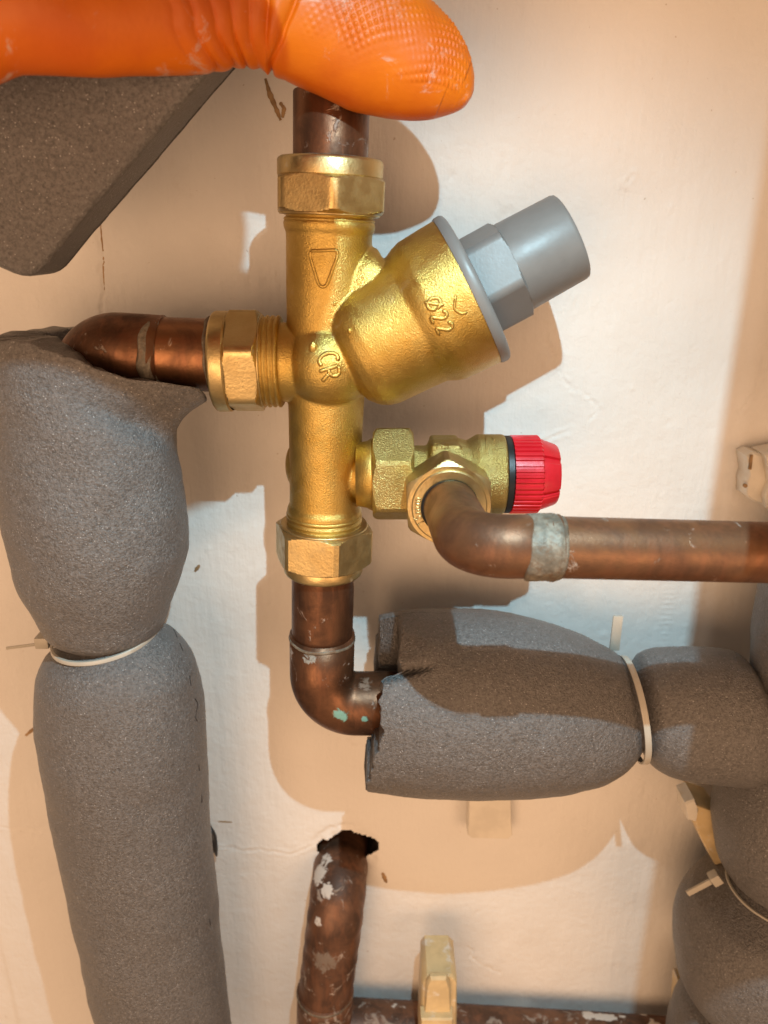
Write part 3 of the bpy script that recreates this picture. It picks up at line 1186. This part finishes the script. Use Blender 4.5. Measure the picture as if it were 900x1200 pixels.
def h_cut(phi):
    # phi: 0 = bottom edge (HI), pi = top ; sin > 0 = front
    sn, cs = math.sin(phi), math.cos(phi)
    if sn > -0.1:
        k = smooth(np.array(-cs), 0.70, 0.76)         # upper front is cut back beyond the split
        base = 431 + 16 * smooth(np.array(-cs), -0.55, 0.25)
        s = base * (1 - k) + 470 * k
        s = s + 7 * max(0, sn) * k * 0
        # front is nearer the camera: keep the pixel
        s = 450 + (s - 450) * (1 - 0.10 * max(sn, 0))
    else:
        s = 440 + 6 * smooth(np.array(-cs), 0.2, 0.9)
    return float(s) + 1.6 * math.sin(phi * 11 + 1) + 1.4 * math.sin(phi * 29) + 0.8 * math.sin(phi * 53)


def h_split(P3, SS, PH, C):
    ph0 = math.acos(-0.73)
    k = np.exp(-((PH - ph0 - (SS - 470) * 0.0016) / 0.050) ** 2) * (1 - smooth(SS, 476, 512))
    up = smooth(PH, ph0 - .02, ph0 + .07) * (1 - smooth(PH, 2.6, 3.0)) * (1 - smooth(SS, 470, 505))
    c = (P3 - C)
    c /= np.linalg.norm(c, axis=-1, keepdims=True)
    rip = 1 + .5 * np.sin(SS * .9)
    return P3 - c * (3.2 * k * rip + 1.6 * up)[..., None]


sleeve('sleeve', hf, S, LO, HI, False, P=PV + 3, ratio=0.84, n=220, ns=220, seed=5, warp=h_split, inner=0.47, open0=True, s0fun=h_cut, amp=0.6)
hf2 = thing('foam_sleeve', 'short grey foam sleeve between the white tie and the upright sleeve', 'insulation', U(810, 928))
S = [740, 748, 760, 780, 820, 855, 872, 884]
LO = [800, 784, 772, 767, 766, 768, 772, 784]
HI = [862, 874, 890, 899, 905, 908, 906, 892]
sleeve('sleeve', hf2, S, LO, HI, False, P=PV + 3, ratio=0.86, n=110, ns=160, seed=8, amp=0.5)

# --- upright sleeves on the right
PC = 246.0
rf = []
for lab, S, LO, sd in (
    ('upright grey foam sleeve running up past the end of the short sleeve', [640, 690, 760, 850, 900, 935, 965, 1000, 1020, 1034], [912, 899, 888, 880, 862, 846, 839, 842, 850, 866], 11),
    ('plump grey foam section cinched between two ties on the upright run', [1034, 1042, 1058, 1085, 1110, 1140, 1158, 1170, 1178], [868, 848, 815, 797, 793, 797, 804, 814, 834], 13),
    ('lowest grey foam section of the upright run under the cinched one', [1172, 1178, 1188, 1205, 1240, 1300], [850, 824, 802, 790, 784, 782], 15)):
    t = thing('foam_sleeve', lab, 'insulation', U(920, S[-1], PC))
    cxx = 930
    HI = []
    for s_, l_ in zip(S, LO):
        ctr = U(450 + 172.0 / depth(s_, PC) * FOC, s_, PC)[0]
        wl = U(l_, s_, PC)[0]
        rad = max(ctr - wl, 12)
        HI.append(450 + (ctr + rad) / depth(s_, PC) * FOC)
    sleeve('sleeve', t, S, LO, HI, True, P=PC, ratio=0.85, n=130, ns=150, seed=sd, amp=0.7)

# --- unseen frame added out of view on the right (throws the upright shadow edge on the wall)
cf = thing('shadow_frame', 'added unseen upright and rail shading the wall right of the pipes', 'frame', (88, -160, -68))
build('upright', *rbox((88, -160, 130), (12.5, 0, 0), (0, 5, 0), (0, 0, 198), 1.0), M_CLIP, cf, sharp=40)
build('rail', *rbox((301, -160, -54), (200, 0, 0), (0, 5, 0), (0, 0, 13), 1.0), M_CLIP, cf, sharp=40)

# --- loose foam behind the hand, upper left
oc_pts = [(-130, -260), (420, -260), (395, -90), (330, 0), (265, 76), (205, 147), (150, 212), (105, 263), (78, 296), (62, 316), (46, 324), (26, 318), (0, 304), (-60, 268), (-130, 226)]
PF = 226.0
op = np.array([U(u, v, PF) for u, v in oc_pts])
fo = thing('foam_offcut', 'loose dark grey foam piece with slanted cut edge hanging behind the gloved hand', 'insulation', U(45, 322, PF))
cl = op
for _ in range(3):                     # round the corners of the cut
    nx_ = np.roll(cl, -1, axis=0)
    cl = np.stack([cl * .75 + nx_ * .25, cl * .25 + nx_ * .75], 1).reshape(-1, 3)
cl = np.vstack([cl, cl[:1]])
ring = resample(cl, 161)[:-1]
cen = U(90, 40, PF)
rows = []
for off, y in ((0.0, 8.6), (.6, 8.2), (0.0, 7.0), (0, 0), (0.0, -7.0), (.6, -8.2), (2.2, -9.0)):
    d = ring - cen
    d /= np.linalg.norm(d, axis=1)[:, None]
    q = ring - d * off
    q[:, 1] += y
    q = q + d * (0.25 * fbm(q / 3.0, 77, 2))[:, None]
    rows.append(q)
for k in (.9, .75, .55, .3):
    q = cen + (rows[6] - cen) * k
    q[:, 1] = rows[6][:, 1] - 1.5 * (1 - k) + .5 * fbm(q / 20., 5, 2)
    rows.append(q)
build('sheet', *loft(rows), M_FOAM, fo)

# ================================================================ CABLE TIES
def ring_band(c, A, B, width_dir, w, th_, n=90, a0=0.0, a1=2 * PI):
    """flat band on an ellipse c + A cos + B sin"""
    t = np.linspace(a0, a1, n)
    c, A, B, wd = (np.asarray(x, float) for x in (c, A, B, width_dir))
    wd = wd / np.linalg.norm(wd)
    base = np.outer(np.cos(t), A) + np.outer(np.sin(t), B)
    nrm = base / np.linalg.norm(base, axis=1)[:, None]
    rows = []
    for a, b in ((-1, -1), (-1, .7), (-.8, 1), (.8, 1), (1, .7), (1, -1)):
        rows.append(c + base + np.outer(np.full(n, a * w / 2), wd) + nrm * (b * th_ / 2))
    rows = np.array(rows).transpose(1, 0, 2)
    return loft(rows, True, True)


def tie(label, c, A, B, wd, w, tailp=None, head=None, faint=False):
    t = thing('cable_tie', label, 'cable tie', c)
    v, f = ring_band(c, A, B, wd, w, 0.9)
    build('band', v, f, M_TIE, t, sharp=40)
    if head is not None:
        hc, hx, hy, hz = head
        build('head', *rbox(hc, hx, hy, hz, .5), M_TIE, t, sharp=40)
    if tailp is not None:
        tc, tx, ty, tz = tailp
        build('tail', *rbox(tc, tx, ty, tz, .25), M_TIE, t, sharp=40)
    return t


# tie on the horizontal sleeve
c = (U(739, 772) + U(744, 888)) / 2
A = (U(744, 884) - U(735, 774)) / 2 * .975
tie('white cable tie cinching the sideways foam sleeve', c, A, np.array([0.0, -1, 0]) * np.linalg.norm(A) * .87, (1, 0, 0), 2.3,
    tailp=(U(722, 742, 262), (1.9, 0, 0), (0, .5, 0), (0, 0, 7.5)))
# tie between the two left sections
c = (U(58, 750) + U(192, 742)) / 2
A = (U(190, 738) - U(64, 752)) / 2
tie('cable tie pinching the foam under the bulging sleeve', c + np.array([0, 0, 1.0]), A * .96, np.array([0, -1, -0.10]) * np.linalg.norm(A) * .86, (0, 0, 1), 1.6,
    tailp=(U(28, 757, 262), (7, 0, 1.0), (0, .4, 0), (0, 0, .55)), head=(U(52, 750, 250), (2.5, 0, 0), (0, 3, 0), (0, 0, 2.2)))
# tie on the upright run
ctr = np.array([172.0, PC - PW, U(900, 1040, PC)[2]])
rad = ctr[0] - U(858, 1036, PC)[0]
hd = U(829, 1030, PC)
hx = np.array([1.0, 0, 0.75]) / 1.25
hz = np.array([-.75, 0, 1.0]) / 1.25
tie('cable tie with stubby angled tail round the upright foam run', ctr, (rad * 1.02, 0, 0), np.array([0, -1, -.03]) * rad * .87, (0, 0, 1), 3.0,
    tailp=(U(819, 1040, PC), hx * 5.5, (0, .5, 0), hz * 1.4), head=(U(838, 1029, PC), hx * 2.0, (0, 2.0, 0), hz * 2.6))
ctr = np.array([172.0, PC - PW, U(900, 1177, PC)[2]])
rad = ctr[0] - U(832, 1176, PC)[0]
tie('cable tie half buried between the two lowest upright foam sections', ctr, (rad * 1.0, 0, 0), np.array([0, -1, -.03]) * rad * .85, (0, 0, 1), 3.0)

# ================================================================ CLIPS AND BRACKETS
def extrude_outline(pts, P, th_, jag=0.0, bevel=.4):
    q = np.array([U(u, v, P) for u, v in pts])
    cen = q.mean(0)
    rows = []
    for off, y in ((bevel, th_ / 2), (0, th_ / 2 - bevel), (0, -th_ / 2 + bevel), (bevel, -th_ / 2)):
        d = q - cen
        d /= np.linalg.norm(d, axis=1)[:, None] + 1e-9
        r = q - d * off
        r[:, 1] += y
        rows.append(r)
    return loft(np.array(rows))


t = thing('wall_clip', 'plain white plastic tab on the wall under the sideways foam sleeve', 'clip', U(572, 975, 287))
build('tab', *extrude_outline([(549, 915), (597, 915), (598, 955), (599, 972), (594, 976), (552, 975), (547, 971), (548, 950)], 286, 8), M_CLIP, t, sharp=40)

t = thing('pipe_clip', 'cream plastic pipe clip strapped over the bottom pipe', 'clip', U(512, 1200, 280))
build('strap', *extrude_outline([(494, 1124), (499, 1118), (527, 1118), (533, 1124), (533, 1165), (531, 1230), (490, 1230), (492, 1165)], 264, 22, bevel=1.0), M_CREAM, t, sharp=40)
build('latch', *extrude_outline([(499, 1150), (504, 1142), (523, 1142), (528, 1152), (528, 1184), (497, 1184)], 252, 4, bevel=1.2), M_CREAM, t, sharp=40)
build('ledge', *extrude_outline([(493, 1186), (530, 1186), (530, 1230), (491, 1230)], 250, 7, bevel=.8), M_CREAM, t, sharp=40)

t = thing('pipe_clip', 'white pipe clip with slotted hinge on the wall behind the discharge pipe', 'clip', U(885, 560, 285))
build('hinge_block', *extrude_outline([(868, 530), (876, 526), (892, 530), (896, 545), (890, 570), (888, 586), (878, 584), (868, 577), (868, 560), (871, 552)], 286, 10, bevel=.8), M_CLIP, t, sharp=40)
build('slot', *extrude_outline([(879, 533), (882, 533), (880, 550), (877, 550)], 280.7, 1.0, bevel=.1), M_STAIN, t)
build('screw', *extrude_outline([(873 + 2.4 * math.cos(x), 569 + 2.4 * math.sin(x)) for x in np.linspace(0, 2 * PI, 12, endpoint=False)], 280.5, 1.2, bevel=.2), M_STAIN, t)
build('saddle', *extrude_outline([(888, 528), (930, 520), (930, 615), (905, 600), (890, 590), (887, 575), (893, 560)], 284, 13, bevel=.8), M_CLIP, t, sharp=40)

t = thing('pipe_clip', 'cream pipe clip peeking out below the short foam sleeve', 'clip', U(825, 980, 280))
build('arm', *extrude_outline([(808, 928), (832, 936), (849, 960), (850, 990), (846, 1010), (838, 1011), (822, 985), (808, 955)], 268, 16, bevel=.8), M_CREAM, t, sharp=40)
build('lip', *extrude_outline([(797, 930), (808, 926), (814, 936), (810, 952), (800, 950)], 266, 12, bevel=.8), M_CLIP, t, sharp=40)
t = thing('pipe_clip', 'cream pipe clip beside the lowest upright foam section', 'clip', U(800, 1170, 280))
build('arm', *extrude_outline([(795, 1150), (812, 1156), (818, 1180), (806, 1200), (792, 1185)], 268, 16, bevel=.8), M_CREAM, t, sharp=40)

# ================================================================ LOWER PIPES
t = thing('copper_pipe', 'paint-flecked dark copper pipe coming out of the wall hole and turning down', 'pipe', U(385, 1250, 275))
PL = 275.0
rlp = R(32.5, 1080, PL)
top = U(396, 1049, PL)
h0 = np.array([top[0] + 1.0, 26.0, top[2] + 1])
path = bend(h0, top, U(381, 1165, PL - 2), rlp * 1.1, 18)
pp = resample(path, 60)
v, f = sweep(pp, rlp * (1 + .012 * np.sin(np.arange(60) * .9)), 48)
lpw = build('pipe_wall', v, f, M_COPPER3, t)
bpy.context.view_layer.update()
LP = world_bvh(lpw)
WP = (0.66, 0.61, 0.56)
M_COPPERP = m_copper('paint_smeared_copper', base=(0.17, 0.08, 0.045), dark=(0.075, 0.037, 0.023), white=0.60, green=0.73, metal=0.4, rough=0.42,
                     spots=[(hit(374, 1024, LP)[0], 8.5, WP, 0.78), (hit(383, 1044, LP)[0], 6.0, WP, 0.76), (hit(382, 1008, LP)[0], 6.5, WP, 0.80),
                            (hit(372, 1080, LP)[0], 4.0, WP, 0.80), (hit(380, 1128, LP)[0], 12, (0.20, 0.16, 0.13), 0.80)])
lpw.data.materials[0] = M_COPPERP
v, f = sweep(resample(np.array([U(381.5, 1158, PL - 2), U(377, 1290, PL - 2)]), 12), rlp * 1.05, 48)
build('socket', v, f, M_COPPER3, t)
o = U(381, 1160, PL - 2)
v, f = lathe(o, (0, 0, -1), [(-.8, rlp * .98), (-.3, rlp * 1.06), (.5, rlp * 1.075), (1.2, rlp * 1.04)], 48)
build('solder_ring', v, f, M_SOLDER, t)
t = thing('copper_pipe', 'spattered copper pipe lying level along the wall foot under the cream clip', 'pipe', U(600, 1230, PL))
a, b = U(388, 1202, PL), U(830, 1228, PL)
v, f = sweep(resample(np.array([a, b]), 40), R(30, 1200, PL), 40)
build('pipe_wall', v, f, M_COPPER3, t)

# ================================================================ GLOVED HAND
hand = thing('gloved_hand', 'hand in a dusty orange rubber glove pressing its thumb on the cut pipe end', 'hand', U(388, 108, 240))
PT = 232.0
ctrl = np.array([(-230, 0, 112), (-150, -8, 106), (-60, -6, 99), (0, -8, 86), (100, -4, 84), (170, -3, 82), (225, -2, 78), (270, -3, 72), (310, 2, 70), (345, 12, 74), (385, 27, 76),
                 (430, 48, 76), (470, 68, 67), (502, 84, 56), (526, 96, 42), (542, 104, 27), (550, 107.5, 16), (554, 109, 4)], float)
cu, cv, ch = ctrl[:, 0], ctrl[:, 1], ctrl[:, 2]
sl = np.r_[0, np.cumsum(np.hypot(np.diff(cu), np.diff(cv)))]
# denser sampling near the tip
NS, NR = 300, 560
s = np.sort(np.r_[np.linspace(0, sl[-1], NR - 80), np.linspace(sl[-1] - 60, sl[-1], 80)])
fu, fv, fh = curve(sl, cu), curve(sl, cv), curve(sl, ch)
uu, vv, hh = fu(s), fv(s), fh(s)
# round the very tip
ptf = curve([-300, -100, 60, 250, 400, 560], [176, 184, 197, 219, 232, 235])
cen = np.array([U(a, b, float(ptf(a))) for a, b in zip(uu, vv)])
hm = np.array([R(h, b, float(ptf(a))) for h, a, b in zip(hh, uu, vv)])
tan = np.gradient(cen, axis=0)
tan /= np.linalg.norm(tan, axis=1)[:, None] + 1e-9
perp = np.stack([-tan[:, 2], np.zeros(len(s)), tan[:, 0]], 1)      # up side of the thumb in the wall plane
perp /= np.linalg.norm(perp, axis=1)[:, None]
ph = np.arange(NS) * 2 * PI / NS                                    # 0 = top, pi/2 = towards camera
cp, sp = np.cos(ph), np.sin(ph)
dr = 0.80
P3 = cen[:, None, :] + perp[:, None, :] * (hm[:, None] * cp[None, :])[..., None]
P3[..., 1] += -(hm[:, None] * dr * sp[None, :])
nd = perp[:, None, :] * cp[None, :, None] + np.array([0, -1.0, 0])[None, None, :] * sp[None, :, None]
U2 = np.repeat(uu[:, None], NS, 1)
arc = hm[:, None] * ph[None, :]
len_mm = np.r_[0, np.cumsum(np.linalg.norm(np.diff(cen, axis=0), axis=1))][:, None] + 0 * arc
# broad form
h = 0.5 * fbm(P3 / 16.0, 51, 2)
# folds of the rubber over the joint
wz = smooth(U2, 195, 232) * (1 - smooth(U2, 322, 352))
q = U2 + 9 * fbm(np.stack([arc / 9.0, 0 * arc, len_mm / 40.0], -1), 61, 2) + 6 * cp[None, :]
fold = np.abs(np.sin(q / 7.2)) ** 0.7 - 0.6
amp = 0.35 + 0.75 * (fbm(np.stack([arc / 14., len_mm / 7., 0 * arc], -1), 67, 2) + .4)
h += 1.5 * wz * fold * np.clip(amp, 0.05, 1.2)
# the long stretched folds on the wider part
wz2 = smooth(U2, 60, 120) * (1 - smooth(U2, 200, 240))
h += 0.25 * wz2 * np.sin(U2 / 9.0 + 3 * cp[None, :]) * smooth(-np.cos(ph - 2.6), -1, -.2)[None, :]
# deep crease where the thumb's last joint bulges
cr = U2 - (352 - 20 * (cp[None, :] - 0.2) ** 2 + 4 * fbm(arc[..., None] / 12.0 * np.array([1, 1, 1]), 71, 2))
h += -1.1 * np.exp(-(cr / 3.2) ** 2) + .5 * np.exp(-((cr + 11) / 8) ** 2)
# diamond grip on the pad
wg = smooth(U2, 355, 390) * (1 - smooth(U2, 536, 548))
lowcut = smooth(cp[None, :] + 0.0 * U2, -0.50, -0.28)
front = smooth(sp[None, :] + 0 * U2, -0.3, 0.1)
pit = 2.2
a1 = (len_mm + arc * 0.9) / pit
a2 = (len_mm - arc * 0.9) / pit
tri = lambda x: 1 - 2 * np.abs(x - np.floor(x) - .5)
dia = np.minimum(tri(a1), tri(a2))
h += 0.5 * wg * lowcut * front * smooth(dia, 0.1, 0.8) * np.clip(0.45 + 1.1 * fbm(P3 / 7.0, 81, 2), 0.08, 1.1)
# pinched tip seam
h += 0.8 * np.exp(-((U2 - 551) / 3.5) ** 2) * np.exp(-((cp[None, :] + .55) / .3) ** 2)
P3 = P3 + nd * h[..., None]
mb = MB()
mb.add(*loft(P3))
# the rest of the fist above the picture : palm, wrist and four curled fingers
wr = resample(np.array([cen[40] + (0, 2, 0), cen[0], (-112, -112, 66), (-92, -132, 78), (-88, -165, 105), (-105, -205, 165), (-150, -240, 260), (-190, -270, 340)]), 60)
mb.add(*sweep(wr, np.interp(np.linspace(0, 1, 60), [0, .1, .25, .38, .5, .65, 1], [20, 23, 25, 28, 29, 28, 36]), 40))
for k in range(4):
    z = (49.5, 67, 86.5, 103)[k]
    p0 = np.array([-88.0, -138.0 - 2 * k, z + 2])
    tipx = (2, -7, -34, -40)[k]
    p1 = np.array([tipx + 2, -158.0, z])
    p2 = np.array([tipx - 3, -132.0, z])
    p3 = np.array([tipx - 34, -126.0, z])
    fp = resample(np.vstack([p0, bend(p0, p1, p2, 9, 10)[1:-1], bend(p1, p2, p3, 8, 10)[1:]]), 44)
    rr = np.interp(np.linspace(0, 1, 44), [0, .4, .7, .93, 1], [11, 10.3, 9.6, 8.8, 3])
    mb.add(*sweep(fp, rr, 28))
mb.build('glove', M_GLOVE, hand)
